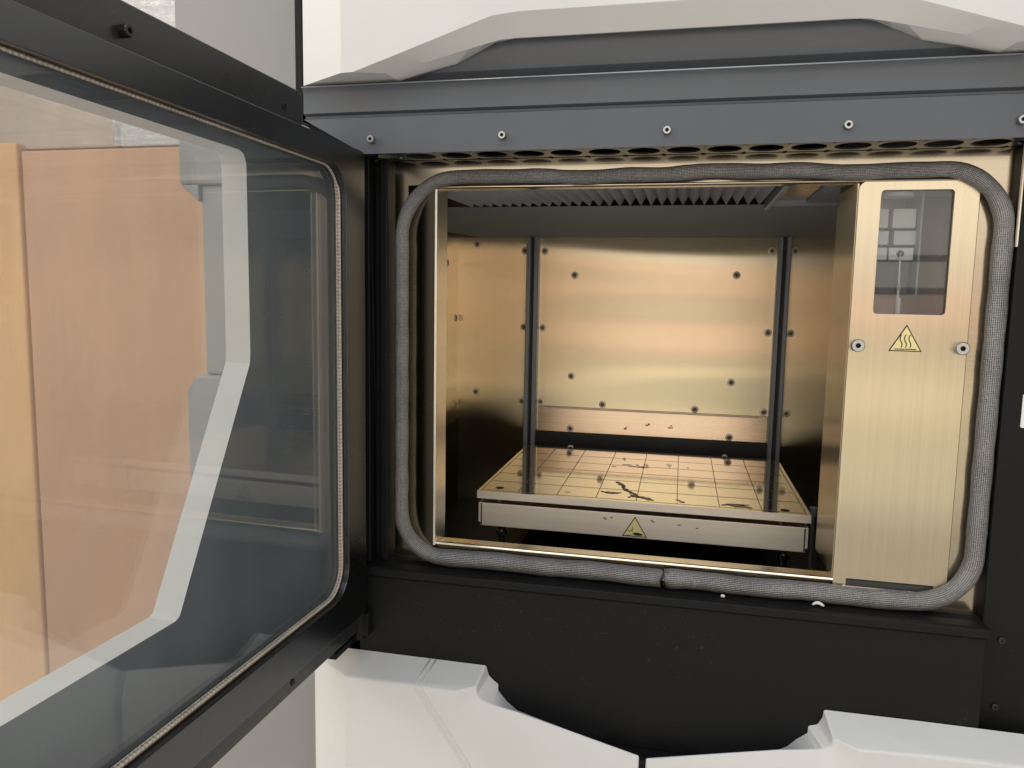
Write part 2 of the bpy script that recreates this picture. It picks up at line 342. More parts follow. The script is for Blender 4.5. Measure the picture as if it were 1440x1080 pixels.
# perforated strip under the header
mb = MB(); pitch = .0318; y0, y1 = yh + .0015, -.002; z0 = 1.4708
cxs = [-.0681 + pitch * k for k in range(-7, 13)]
for cx in cxs:
    a, b2 = cx - pitch / 2, cx + pitch / 2; cy = (y0 + y1) / 2
    n = 28; hole = []; sq = []
    for k in range(n):
        t = 2 * math.pi * k / n; hole.append((cx + .0133 * math.cos(t), cy + .0133 * math.sin(t)))
        ct, st = math.cos(t), math.sin(t); hx, hy = pitch / 2, (y1 - y0) / 2
        q = min(hx / max(1e-6, abs(ct)), hy / max(1e-6, abs(st))); sq.append((cx + q * ct, cy + q * st))
    for k in range(n):
        j = (k + 1) % n
        mb.face([(*hole[k], z0), (*hole[j], z0), (*sq[j], z0), (*sq[k], z0)])
        mb.face([(*hole[k], z0), (*hole[j], z0), (*hole[j], z0 + .0015), (*hole[k], z0 + .0015)])
build('perforated_strip', mb, 'door_black', PR)  # dark coat puts the shadow under the header into the colour
mb = MB(); mb.box(-.30, .33, -.0345, .0, 1.486, 1.490); build('header_duct', mb, 'black', PR)

# upper white cover with the shallow arch
Lc = [(-.3285, 1.5292), (-.2408, 1.5295), (-.2157, 1.5358), (-.1898, 1.5414), (-.1693, 1.5505), (-.1574, 1.5560), (-.1474, 1.5582)]
Lb = [(-.2835, 1.5316), (-.2478, 1.5330), (-.2142, 1.5400), (-.1767, 1.5490), (-.1650, 1.5515), (-.1507, 1.5545), (-.1362, 1.5552)]
La = [(-.2828, 1.5313), (-.2725, 1.5316), (-.2360, 1.5431), (-.2084, 1.5520), (-.1780, 1.5618), (-.1548, 1.5690), (-.1332, 1.5709)]
mir = lambda l: l + [(-.0286 - x, z) for x, z in reversed(l)]
YC = [-.037] * 7; YB = [-.0598] + [-.0475] * 6; YA = [-.060] * 7
mb = MB()
rc = [(x, y, z) for (x, z), y in zip(mir(Lc), YC + YC[::-1])]
rb = [(x, y, z) for (x, z), y in zip(mir(Lb), YB + YB[::-1])]
ra = [(x, y, z) for (x, z), y in zip(mir(La), YA + YA[::-1])]
ru = [(x, -.060, 1.88) for x, z in mir(La)]
rback = [(x, .0, z + .004) for (x, z) in mir(Lc)]
mb.loft([rback, rc, rb, ra, ru])
for sgn, a, c in ((0, ra[0], rc[0]), (1, ra[-1], rc[-1])):
    mb.face([a, c, (c[0], c[1], 1.88), (a[0], a[1], 1.88)]); mb.face([c, (c[0], 0, c[2] + .004), (c[0], 0, 1.88), (c[0], c[1], 1.88)])
mb.face([rb[0], rc[0], ra[0]]); mb.face([rb[-1], rc[-1], ra[-1]])
build('upper_cover', mb, 'white', PR, autosmooth=14, bevel=.0017, seg=3, ang=16)
mb = MB(); mb.box(-.3375, -.331, -.034, .05, 1.50, 1.9); build('seam_strip', mb, 'black', PR)

# right hand column and left jamb of the recess
mb = MB(); mb.box(.2445, .335, -.012, .03, .60, 1.4706); build('column', mb, 'black', PR, bevel=.0012)
mb = MB(); mb.box(.2432, .2445, -.0135, -.010, 1.395, 1.4706); build('column_glint', mb, 'plate_edge', PR, bevel=.0004)  # pale strip added for the highlight along the column edge
mb = MB(); mb.prism(rrect(.2578, .292, 1.2575, 1.2835, .001, 2), [], -.0128, -.0121, XZ); lb = build('column_label', mb, 'label', PR)
mb = MB(); mb.box(-.330, -.283, -.030, .02, 1.036, 1.4706); mb.box(-.283, -.276, -.018, .004, 1.10, 1.4706); mb.box(-.276, -.2695, -.006, .004, 1.10, 1.4706); mb.box(-.2695, -.262, -.010, .004, 1.10, 1.4706)
build('jamb', mb, 'black', PR, bevel=.0012)

# ledge and lower black panel
mb = MB(); mb.prism([(-.030, 1.0925), (-.030, 1.0995), (-.027, 1.1008), (-.012, 1.0998), (-.004, 1.1012), (.012, 1.1012), (.012, 1.0925)], [], -.283, .2445, lambda a, b, w: (w, a, b)); build('ledge', mb, 'black', PR, bevel=.0008)
mb = MB(); mb.box(-.283, .2430, -.0275, -.0235, .60, 1.0915); build('lower_panel', mb, 'black', PR, bevel=.001)
mb = MB(); mb.box(-.2, .2, -.0480, -.0280, .950, .962); build('lower_shelf', mb, 'black', PR, bevel=.003)
scb = cap_screw(.0026, .002).mesh('panel_screw', ['blackscrew', 'recess'])
for x, z, y in ((.2589, 1.086, -.012), (.2584, 1.0301, -.012), (-.2776, 1.0364, -.0275)): put('panel_screw', scb, PR, (x, y, z))

# lower white covers
def cover(name, back, E, Fr, floorz=.60, ridge=None):
    mb = MB()
    rb = [(x, -.0285, z) for x, z in back]; re = [(x, y, z) for x, y, z in E]; rf = [(x, -.060, z) for x, z in Fr]
    rbot = [(x, -.060, floorz) for x, z in Fr]
    mb.loft([rb, re, rf, rbot])
    mb.face([rb[-1], re[-1], rf[-1], rbot[-1], (rb[-1][0], -.0285, floorz)])
    mb.face([rb[0], re[0], rf[0], rbot[0], (rb[0][0], -.0285, floorz)])
    return build(name, mb, 'white', PR, autosmooth=22, bevel=.0024, seg=3, ang=20)
bL = [(-.3305, 1.006), (-.2960, 1.0188), (-.2140, 1.0188), (-.1599, 1.0188), (-.1572, 1.0097), (-.1525, 1.0055), (-.1484, 1.0027), (-.1483, .9966), (-.1403, .9875), (-.1303, .9801), (-.0799, .966), (-.0200, .950)]
eL = [(-.3000, -.050, 1.004), (-.2846, -.058, 1.0085), (-.2160, -.058, 1.0095), (-.1625, -.052, 1.0109), (-.1617, -.052, 1.0024), (-.1585, -.052, .9992), (-.1552, -.052, .9974), (-.1460, -.052, .9955), (-.1365, -.052, .9941), (-.1251, -.052, .9925), (-.0799, -.052, .9822), (-.0200, -.052, .9686)]
fL = [(-.2870, 1.000), (-.2846, 1.0068), (-.2160, 1.0078), (-.1821, 1.0072), (-.1819, .9908), (-.1780, .9850), (-.1727, .9789), (-.1665, .9772), (-.1598, .9756), (-.1342, .9689), (-.0800, .9563), (-.0200, .9425)]
# chamfered left flank: the flank vertices run from the machine side to the front face
def left_cover():
    mb = MB()
    rb = [(x, -.0285, z) for x, z in bL]; rf = [(x, -.060, z) for x, z in fL]
    rb[0] = (-.3285, -.0285, 1.0100); e = list(eL); e[0] = (-.3275, -.0310, 1.0075); rf[0] = (-.3270, -.0330, 1.0040)
    bot = [(x, -.060, .60) for x, z in fL]; bot[0] = (-.3270, -.0330, .60)
    mb.loft([rb, e, rf, bot])
    mb.face([rb[-1], e[-1], rf[-1], bot[-1], (rb[-1][0], -.0285, .60)])
    mb.face([rb[0], e[0], rf[0], bot[0], (-.3285, -.0285, .60)])
    return build('lower_cover', mb, 'white', PR, autosmooth=22, bevel=.0024, seg=3, ang=20)
lc = left_cover()
rx = lambda l: [(-.0340 - x, z) for x, z in l]
bR = [(.296, 1.0182), (.200, 1.0182), (.1275, 1.0175), (.1268, 1.0108), (.1233, 1.0041), (.1163, 1.0018), (.1161, .9955), (.1075, .9886), (.1007, .9812), (.0940, .9765), (.0400, .962), (-.0142, .950)]
eR = [(.296, -.058, 1.0100), (.200, -.058, 1.0085), (.1307, -.052, 1.0071), (.1305, -.052, 1.0030), (.1296, -.052, .9997), (.1255, -.052, .9967), (.1200, -.052, .9958), (.1130, -.052, .9947), (.1020, -.052, .9930), (.0908, -.052, .9913), (.0384, -.052, .9794), (-.0142, -.052, .9672)]
fR = [(.296, 1.0085), (.200, 1.0068), (.1500, 1.0045), (.1497, .9900), (.1440, .9800), (.1380, .9770), (.1310, .9755), (.1240, .9740), (.1120, .9715), (.0980, .9680), (.0400, .9545), (-.0142, .9420)]
cover('lower_cover', bR, eR, fR)
# moulded double rib on the left cover
mb = MB()
for o in (0, .0055):
    mb.tube([(-.2125 + o, -.0285, 1.0186), (-.2168 + o, -.0585, 1.0088), (-.2160 + o, -.0602, 1.0060), (-.2122 + o, -.0602, 1.0010), (-.1691 + o, -.0602, .9383), (-.10 + o, -.0602, .836)], .0009, 8)
build('moulded_rib', mb, 'white', lc, smooth=True)

# ------------------------------------------------------------------ steel frame round the opening
OX0, OX1, OZ0, OZ1 = -.2164, .2185, 1.1195, 1.4468
mb = MB(); mb.prism([(-.2620, 1.1008), (.2445, 1.1008), (.2445, 1.4720), (-.2620, 1.4720)], [rrect(OX0, OX1, OZ0, OZ1, .002, 2)], .0, .002, XZ)
fr = build('frame_plate', mb, 'plate', PR)
# folded lips: left, sill, top
mb = MB(); mb.prism([(-.2455, -.0004), (-.2455, -.0012), (-.2184, -.0076), (-.2184, -.0004)], [], OZ0 - .004, OZ1 + .002, XY); build('reflection_strip', mb, 'plate', fr)  # tilt shaped so this strip reflects the dark door
mb = MB(); mb.box(-.2182, -.2160, -.0080, .0222, OZ0, OZ1); build('lip', mb, 'bright', fr, bevel=.0003)
mb = MB(); mb.prism([(-.0040, 1.1185), (-.0050, 1.1200), (-.0035, 1.1218), (.0, 1.1212), (.0160, 1.1200), (.0160, 1.1185)], [], -.2160, .1330, lambda a, b, w: (w, a, b)); build('lip', mb, 'frame', fr, bevel=.0006)
mb = MB(); mb.prism([(-.0040, 1.4478), (-.0050, 1.4462), (-.0030, 1.4450), (.0160, 1.4462), (.0160, 1.4478)], [], -.2160, .2180, lambda a, b, w: (w, a, b)); build('lip', mb, 'frame', fr, bevel=.0006)

# braided seal: one rope laid round the opening, its two ends meeting on the sill
def seal_path():
    base = rrect(-.2495, .2365, 1.1085, 1.4545, (.040, .044, .046, .052), 14)
    pts = densify(base, .006, True)
    k0 = min(range(len(pts)), key=lambda i: (pts[i][0] + .004) ** 2 + (pts[i][1] - 1.1085) ** 2)
    pts = pts[k0:] + pts[:k0]
    out = []
    for i, (x, z) in enumerate(pts):
        if z > 1.44 and -.2 < x < .2: z += (.0014 * math.sin((x + .02) * 27) + .0006 * math.sin(x * 90)) * min(1, (.2 - abs(x)) / .06)
        if z < 1.115: z += .0005 * math.sin(x * 70)
        out.append((x, -.0066, z))
    return out
sp = seal_path(); 
def seal_rad(x, z):
    l, rt, t, b = .0062, .0071, .0061, .0080
    wl = max(0, -.2 - x) / .05; wr = max(0, x - .19) / .046; wt = max(0, z - 1.40) / .055; wb = max(0, 1.16 - z) / .052
    wsum = wl + wr + wt + wb + 1e-6; return (l * wl + rt * wr + t * wt + b * wb + .0068 * 1e-6) / wsum
nrad = [seal_rad(x, z) * (1 + .03 * math.sin(i * .9) + .02 * random.uniform(-1, 1)) for i, (x, y, z) in enumerate(sp)]
sp[-1] = (-.0082, -.0074, 1.1080); nrad[0] = .0080; nrad[1] = .0089; nrad[2] = .0087; nrad[-1] = .0078; nrad[-2] = .0080
sp = [(-.0045, -.0072, 1.1081)] + sp; nrad = [.0066] + nrad
sp.append((-.0070, -.0080, 1.1076)); nrad.append(.0052)
mb = MB(); mb.tube(sp, nrad, 20); build('door_seal', mb, 'seal', PR, smooth=True)

# ------------------------------------------------------------------ tool bay panel on the right of the opening
PX0, PX1, PZ0, PZ1 = .1322, .2190, 1.1130, 1.4466
winloop = rrect(.1489, .2012, 1.3425, 1.4392, .003, 4)
foot = [(.1322, 1.1150), (.1345, 1.1130), (.1415, 1.1130), (.1427, 1.1142), (.1427, 1.1222), (.2092, 1.1222), (.2092, 1.1130), (.2190, 1.1130)]
top = [(.2190, 1.4466)] + [(.1322 + .007 - .007 * math.sin(math.radians(a)), 1.4466 - .007 + .007 * math.cos(math.radians(a))) for a in (0, 18, 36, 54, 72, 90)]
mb = MB(); mb.prism(foot + top, [winloop], -.0042, -.0015, XZ)
mb.box(.1316, .1330, -.0015, .0780, 1.1205, 1.4460)
TP = build('tool_panel', mb, 'panel', PR, bevel=.0007)
mb = MB(); mb.box(.1427, .2092, -.0038, -.0018, 1.1168, 1.1215); build('slot_plate', mb, 'door_black', TP)
mb = MB(); mb.box(.1400, .2120, -.0055, -.0012, 1.1100, 1.1166); build('slot_lip', mb, 'frame', TP, bevel=.0006)
mb = MB(); mb.prism(rrect(.1480, .2022, 1.3415, 1.4402, .003, 4), [], -.0012, -.0002, XZ); build('pane', mb, 'glass_bay', TP)
ts = cap_screw(.0052, .006, seg=24, socket=.42).mesh('thumb_screw', ['zinc', 'recess'])
for x in (.1383, .2142): put('thumb_screw', ts, TP, (x, -.0042, 1.317))
mb = MB(); yk = -.00445
tri = [(.1620, 1.3131), (.1866, 1.3131), (.1744, 1.3346)]
def inset(t, d):
    c = Vector((sum(p[0] for p in t) / 3, sum(p[1] for p in t) / 3)); return [tuple(c + (Vector(p) - c) * (1 - d)) for p in t]
flat_poly(mb, tri, yk, 1); flat_poly(mb, inset(tri, .12), yk - .00015, 0)
for cx in (.1709, .1741, .1773):
    ribbon(mb, [(cx + .0009 * math.sin(k / 10 * 2 * math.pi * .95 + .4), 1.3163 + .0100 * k / 10) for k in range(11)], .00075, yk - .0003, 1)
ribbon(mb, [(.1665, 1.3149), (.1823, 1.3149)], .0007, yk - .0003, 1)
build('warning_sticker', mb, ['yellow', 'ink'], TP)
# what shows behind the bay window
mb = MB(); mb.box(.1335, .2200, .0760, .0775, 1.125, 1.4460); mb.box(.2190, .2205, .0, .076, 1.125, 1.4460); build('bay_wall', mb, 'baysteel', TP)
mb = MB(); mb.box(.1340, .2185, .004, .074, 1.4430, 1.4450); build('bay_roof', mb, 'ceil', TP)
mb = MB(); mb.box(.1880, .1892, .030, .074, 1.358, 1.443); build('bay_divider', mb, 'alu', TP)
def blk(x0, x1, z0, z1, y0, y1, mat, bev=.0008, nm='heater_block'): 
    m = MB(); m.box(x0, x1, y0, y1, z0, z1); return build(nm, m, mat, TP, bevel=bev)
for x0, x1, z0, z1 in ((.1690, .1872, 1.4140, 1.4300), (.1500, .1658, 1.4140, 1.4300), (.1708, .1885, 1.4000, 1.4118), (.1480, .1670, 1.4000, 1.4118)): blk(x0, x1, z0, z1, .040, .056, 'insul')
blk(.1500, .1655, 1.3870, 1.3975, .036, .052, 'insul'); c = blk(.1668, .1860, 1.3870, 1.3975, .036, .052, 'insul')
m_ = MB(); m_.tube([(.1757, .0352, 1.3925), (.1757, .0362, 1.3925)], .0028, 16); build('cable_port', m_, 'slot', TP)
blk(.1500, .1850, 1.3585, 1.3865, .040, .060, 'blackscrew', .001, 'tool_head')
m_ = MB(); m_.tube([(.1757, .0350, 1.3925), (.1750, .0325, 1.3890), (.1752, .0330, 1.3800), (.1757, .0335, 1.3700), (.1762, .0340, 1.3630)], .0007, 8); build('cable', m_, 'insul', TP, smooth=True)
m_ = MB(); m_.tube([(.1763, .036, 1.3655), (.1763, .036, 1.3630), (.1763, .036, 1.3625), (.1763, .036, 1.3560), (.1768, .036, 1.3550), (.1770, .036, 1.3440), (.1772, .036, 1.3300)], [.0016, .0016, .0011, .0011, .0021, .0021, .0012], 12); build('nozzle', m_, 'insul', TP, autosmooth=30)
m_ = MB(); m_.prism(rrect(.160, .184, .030, .056, .011, 5), [], 1.4395, 1.4425, XY); build('fan_ring', m_, 'insul', TP)

# ------------------------------------------------------------------ chamber
YW = .445; XW0, XW1 = -.332, .262
mb = MB()
n = 40
mb.loft([[(XW0 + (XW1 - XW0) * i / n, YW, z) for i in range(n + 1)] for z in (1.02, 1.50)])
CH = build('chamber', mb, 'wall', PR)
def cbox(name, mat, *b, bev=0):
    m = MB(); m.box(*b); return build(name, m, mat, CH, bevel=bev)
cbox('side_wall', 'wall', XW0 - .002, XW0, .025, YW, 1.02, 1.50); cbox('side_wall', 'wall', XW1, XW1 + .002, .080, YW, 1.02, 1.50)
cbox('front_wall', 'wall', XW0, -.2165, .0225, .0240, 1.02, 1.50); cbox('front_wall', 'wall', .1335, XW1, .0785, .0800, 1.02, 1.50)
mb = MB(); mb.box(XW0, XW1, .0245, YW, 1.030, 1.034); build('chamber_floor', mb, 'slot', CH)
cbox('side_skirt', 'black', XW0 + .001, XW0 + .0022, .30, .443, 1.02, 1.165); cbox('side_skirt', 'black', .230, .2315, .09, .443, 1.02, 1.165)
mb = MB(); mb.box(-.2050, .1230, .4415, .4440, 1.1530, 1.1905); build('lower_strip', mb, 'strip', CH, bevel=.0006)
mb = MB(); mb.box(-.1951, .1115, .4395, .4412, 1.1880, 1.1893); build('strip_edge', mb, 'plate_edge', CH, bevel=.0003)
mb = MB(); mb.box(-.2060, .1235, .4380, .4440, 1.100, 1.1525); build('rear_gap_shade', mb, 'slot', CH)  # black block stands in for the shade of the open gap
# ceiling: pleated bellows at the front, smooth dark panel behind, plates on the right
mb = MB(); x = -.245; zt, zb = 1.4600, 1.4505; rowA = []; up_ = True
while x < .0795:
    rowA.append((x, zt if up_ else zb)); x += .0056; up_ = not up_
mb.loft([[(a, .018, b - .001) for a, b in rowA], [(a, .10, b) for a, b in rowA], [(a, .19, b + .0015) for a, b in rowA]])
build('bellows', mb, 'fabric', CH)
mb = MB(); mb.box(.0800, .0850, .018, .200, 1.4475, 1.4580); build('bellows_bar', mb, 'alu', CH, bevel=.0008)
mb = MB(); mb.box(.0860, .1190, .018, .185, 1.4560, 1.4575); build('ceiling_plate', mb, 'strip', CH)
mb = MB(); mb.box(.1205, .26, .018, .187, 1.4535, 1.4575); mb.box(.0855, .26, .1875, .193, 1.4500, 1.4580); build('ceiling_plate', mb, 'ceil', CH, bevel=.0008)
mb = MB()
sl = lambda y: 1.4530 + (1.4385 - 1.4530) * (y - .190) / (.4445 - .190)
outl = [(-.331, .194), (.261, .194), (.261, .4440), (.13, .4440), (0, .4440), (-.20, .4440), (-.3000, .4440), (-.331, .3900)]
mb.face([(x, y, sl(y)) for x, y in outl]); build('ceiling_panel', mb, 'ceil', CH)
mb = MB(); mb.face([(-.331, .380, 1.462), (-.331, .4440, 1.462), (-.290, .4440, 1.462), (-.290, .38, 1.462)]); build('corner_plate', mb, 'wall', CH)
# guide rails: slotted extrusions
for x0, x1 in ((-.2246, -.2068), (.1236, .1405)):
    c = (x0 + x1) / 2; mb = MB(); yb, yf = .4435, .4300
    pr = [(x0, yb), (x0, yf + .001), (x0 + .001, yf), (c - .0030, yf), (c - .0018, yf + .004), (c + .0018, yf + .004), (c + .0030, yf), (x1 - .001, yf), (x1, yf + .001), (x1, yb)]
    mb.prism(pr, [], 1.04, 1.4385, lambda a, b, w: (a, b, w)); ral = build('guide_rail', mb, 'alu', CH)
    mb = MB(); mb.box(c - .0019, c + .0019, yf + .0030, yf + .0039, 1.04, 1.4380); build('rail_slot', mb, 'slot', CH)
# wall screws: pale washer, dark recessed head
def wall_screw():
    b = MB(); seg = 16; ring = lambda q, y: [(q * math.cos(2 * math.pi * k / seg), y, q * math.sin(2 * math.pi * k / seg)) for k in range(seg)]
    b.loft([ring(.0054, 0), ring(.0052, -.0010), ring(.0029, -.0014)], 0, True); b.loft([ring(.0029, -.0014), ring(.0024 * 1.3, -.0008), ring(.0022 * 1.3, -.0016), ring(.0012, -.0017), ring(.0010, -.0006)], 1, True); b.face(ring(.0010, -.0006), 1); return b.mesh('wall_screw', ['plate_edge', 'sooty'])
ws = wall_screw()
for x, z in [(-.3023, 1.4289), (-.2297, 1.4187), (-.1999, 1.4188), (-.1551, 1.3843), (.1166, 1.4201), (.1471, 1.4202), (.0714, 1.3868), (-.2296, 1.3071), (-.2006, 1.3068), (.1171, 1.3082), (.147, 1.308), (-.1563, 1.2367), (.0711, 1.2367), (-.3017, 1.207), (-.2306, 1.1961), (-.2013, 1.1964), (-.109, 1.1966), (.0231, 1.1958), (.1173, 1.1965), (.1477, 1.196)]: put('wall_screw', ws, CH, (x, YW, z))
for x, z in [(-.1553, 1.1591), (.072, 1.1584)]: put('wall_screw', ws, CH, (x, .4415, z))
for y, z in [(.3891, 1.3978), (.4337, 1.3186), (.4341, 1.188)]:
    o = put('wall_screw', ws, CH, (XW0, y, z)); o.rotation_euler = (0, 0, math.radians(90))
# dried residue on the lower strip
def smudge(mb, cx, cy, w, h, T, n=14, seed=0, th=.0002):
    rr = random.Random(seed); pts = []
    for k in range(n):
        t = 2 * math.pi * k / n; q = .55 + .45 * rr.random(); pts.append((cx + w * q * math.cos(t), cy + h * q * math.sin(t)))
    c = mb.pt(*T(cx, cy, th)); id0 = [mb.pt(*T(a, b, 0)) for a, b in pts]; id1 = [mb.pt(*T(cx + (a - cx) * .7, cy + (b - cy) * .7, th)) for a, b in pts]
    for k in range(n):
        j = (k + 1) % n; mb.f.append([id0[k], id0[j], id1[j], id1[k]]); mb.m.append(0); mb.f.append([id1[k], id1[j], c]); mb.m.append(0)
for i, (x, z) in enumerate([(-.0746, 1.1625), (-.0431, 1.1695), (-.0097, 1.1693)]):
    mb = MB()
    for k in range(5): smudge(mb, x + random.uniform(-.003, .003), z + random.uniform(-.0022, .0022), .0019, .0012, lambda a, b, w: (a, .44145 - w, b), 10, i * 9 + k)
    build('residue', mb, 'sooty', CH)

# ------------------------------------------------------------------ platform carrier below the plate
mb = MB()
mb.prism([(-.2095, 1.1010), (.1325, 1.1010), (.1325, 1.1265), (-.2095, 1.1265)], [], .1225, .1240, XZ)
mb.box(-.2095, -.2080, .1242, .390, 1.1010, 1.1265); mb.box(.1310, .1325, .1242, .390, 1.1010, 1.1265); mb.box(-.2078, .1308, .1242, .390, 1.1012, 1.1024)
PT = build('platform_carrier', mb, 'tray', PR, bevel=.0006)
for sx in (-.2060, .1290):
    mb = MB(); mb.box(sx - .0006, sx + .0006, .1219, .1224, 1.1018, 1.1258); build('fold_line', mb, 'recess', PT)
for sx in (-.2088, .1318):
    mb = MB(); mb.tube([(sx, .1222, 1.1038), (sx, .1195, 1.1038)], .0022, 12, up=(0, 0, 1)); build('corner_bolt', mb, 'zinc', PT, autosmooth=40)
for sx in (-.190, .108):
    mb = MB(); mb.tube([(sx, .140, 1.1022), (sx, .140, 1.1320)], .0045, 16, up=(0, 1, 0)); build('standoff', mb, 'strip', PT, autosmooth=40)
for sx in (-.1895, .1138):
    mb = MB(); mb.tube([(sx, .150, 1.1005), (sx, .150, 1.0960), (sx, .150, 1.0958), (sx, .150, 1.0890), (sx, .150, 1.0888), (sx, .150, 1.0840), (sx, .150, 1.0838), (sx, .150, 1.0345)], [.0062, .0062, .0040, .0040, .0060, .0060, .0036, .0036], 18); build('adjuster', mb, 'zinc', PT, autosmooth=40)
mb = MB(); mb.box(-.17, .10, .15, .37, 1.060, 1.072); mb.box(-.05, -.02, .18, .34, 1.0345, 1.060); build('lift_frame', mb, 'black', PT, bevel=.001)
mb = MB(); mb.tube([(.149, .20, 1.118), (.149, .20, 1.128)], .004, 14); mb.tube([(.149, .20, 1.0345), (.149, .20, 1.118)], .0022, 10); build('switch_post', mb, 'alu', PT, autosmooth=40)
mb = MB(); tri = [(-.0523, 1.1025), (-.0262, 1.1025), (-.0393, 1.1245)]; yk = .12235
flat_poly(mb, tri, yk, 1); flat_poly(mb, inset(tri, .13), yk - .00012, 0)
flat_poly(mb, [(-.0418, 1.1052), (-.0395, 1.1070), (-.0365, 1.1074), (-.0335, 1.1068), (-.0312, 1.1062), (-.0312, 1.1044), (-.0340, 1.1040), (-.0385, 1.1041)], yk - .0003, 1)
ribbon(mb, [(-.0462, 1.1085), (-.0406, 1.1085)], .0006, yk - .0003, 1); ribbon(mb, [(-.0418, 1.1135), (-.0418, 1.1098)], .0006, yk - .0003, 1); ribbon(mb, [(-.0478, 1.1040), (-.0425, 1.1040)], .0005, yk - .0003, 1)
ribbon(mb, [(-.0426, 1.1104), (-.0418, 1.1094), (-.0410, 1.1104)], .0005, yk - .0003, 1)
build('warning_sticker', mb, ['yellow', 'ink'], PT)
for i, (x, z) in enumerate([(-.0712, 1.1205), (-.0700, 1.1190), (-.0640, 1.1212), (-.0220, 1.1215), (-.0205, 1.1202), (.0060, 1.1190), (.0240, 1.1170)]):
    mb = MB(); smudge(mb, x, z, .0022, .0009, lambda a, b, w: (a, .1224 - w, b), 10, 70 + i, .0001); build('residue', mb, 'sooty', PT)

# ------------------------------------------------------------------ door (opened a little past a right angle)
TH = math.radians(1.8414); H0 = Vector((-.2678, -.045)); dd = Vector((-math.sin(TH), -math.cos(TH))); nn = Vector((math.cos(TH), -math.sin(TH)))
def DT(s, z, w):
    p = H0 + dd * s + nn * w; return (p.x, p.y, z)
SW = .545
def notched(a, b, c, d, e): return [(a, c), (b, c), (b, d), (e, d), (e, 1.4702), (a, 1.4702)]
win = rrect(.0350, .5000, 1.0950, 1.4520, .026, 8)
mb = MB(); mb.prism(rrect(.0015, SW - .006, 1.0660, 1.4700, .004, 3), [win], 0, -.0120, DT)
DR = build('door', mb, 'door_metal', PR, bevel=.0018, seg=3)
mb = MB(); mb.prism(notched(-.004, SW, 1.0420, 1.4990, .0869), [rrect(.030, .508, 1.088, 1.462, .02, 6)], -.0122, -.0165, DT); build('outer_frame', mb, 'door_black', DR, bevel=.0008)
# woven gasket lining the window edge
gl = rrect(.0366, .4983, 1.0970, 1.4512, .0245, 8); gl = densify(gl, .012, True)
mb = MB(); 
mb.tube([DT(a, b, -.0070) for a, b in gl], [.0011 if b > 1.44 else .0021 for a, b in gl], 12, closed=True, up=(nn.x, nn.y, 0)); build('gasket', mb, 'gasket', DR, smooth=True)
mb = MB(); mb.prism(rrect(.0345, .5015, 1.0945, 1.4535, .026, 8), [], -.0090, -.0118, DT); build('inner_pane', mb, 'glass', DR)
# outer cover: dark lining, pale opening edge
op = [(.1277, 1.4400), (.1277, 1.3080), (.1285, 1.3000), (.2085, 1.1490), (.2110, 1.1445), (.2150, 1.1428), (.4200, 1.1428), (.4270, 1.1500), (.4700, 1.3000), (.4710, 1.3080), (.4710, 1.4400), (.4685, 1.4455), (.4630, 1.4480), (.1360, 1.4480), (.1305, 1.4460)]
mb = MB(); mb.prism(notched(-.006, SW + .006, 1.0380, 1.4985, .060), [op], -.0300, -.0500, DT, m0=0, m1=1, mside=2, mhole=1)
build('outer_cover', mb, ['inner_dark', 'reveal', 'door_black'], DR)
mb = MB(); mb.prism(notched(-.005, SW + .005, 1.0390, 1.4980, .075), [rrect(.0, SW, 1.0440, 1.4600, .004, 3)], -.0167, -.0298, DT); build('cover_rim', mb, 'door_black', DR)
mb = MB(); mb.prism([(a, b) for a, b in rrect(.1200, .4790, 1.1360, 1.4550, .01, 3)], [], -.0503, -.0523, DT); build('outer_pane', mb, 'glass', DR)
# screws of the door
def dscrew(me, s, z, w): 
    o = put('door_screw', me, DR, DT(s, z, w)); o.rotation_euler = (0, 0, math.pi / 2 - TH); return o
ds = cap_screw(.0034, .0050).mesh('door_screw', ['blackscrew', 'recess']); dflat = cap_screw(.0026, .0010).mesh('door_screw', ['blackscrew', 'recess'])
dscrew(ds, .2618, 1.4832, -.0122); dscrew(dflat, .1070, 1.4832, -.0122); dscrew(ds, .42, 1.4832, -.0122)
dscrew(dflat, .1076, 1.0500, -.0122); dscrew(dflat, .2618, 1.0500, -.0122)
for z0, z1 in ((1.0340, 1.0640),):
    mb = MB(); q = DT(-.009, 0, -.012); mb.tube([(q[0], q[1], z0), (q[0], q[1], z1)], .0060, 16); mb.box(q[0] - .004, q[0] + .010, q[1] - .004, q[1] + .020, z0 + .004, z1 - .004); build('hinge', mb, 'black', DR, bevel=.0006)
mb = MB(); mb.box(-.012, .030, -.030, -.016, 1.0300, 1.0360, T=lambda a, b, c: DT(a, c, b)); build('hinge_bracket', mb, 'black', DR, bevel=.0008)

# ================================================================== build plate (rests on the carrier standoffs)
BP0, BP1, BY0, BY1, BZ = -.2105, .1337, .1200, .3920, 1.1402
BP = thing('build_plate', 'polished gridded metal build plate lying inside the chamber, stained near its front edge', 'build plate', ((BP0 + BP1) / 2, (BY0 + BY1) / 2, BZ - .0082))
mb = MB(); mb.prism([(BP0, BY0), (BP1, BY0), (BP1, BY1), (BP0, BY1)], [], BZ - .0082, BZ, XY, m0=1, m1=0, mside=1); build('plate', mb, ['mirror', 'plate_edge'], BP)
cols = [-.2065, -.1661, -.1238, -.0816, -.0392, .0030, .0456, .0873, .1295]; rows_ = [.1265, .1690, .2108, .2532, .2945, .3375, .3796]
zl = BZ + .00015
def line(x0, x1, y0, y1):
    m = MB(); m.face([(x0, y0, zl), (x1, y0, zl), (x1, y1, zl), (x0, y1, zl)]); build('grid_line', m, 'grid', BP)
for i, x in enumerate(cols): line(x - .00042, x + .00042, .1265, .3880)
for y in rows_: 
    zl = BZ + .0002; line(-.2065, .1295, y - .00055, y + .00055)
zl = BZ + .00028
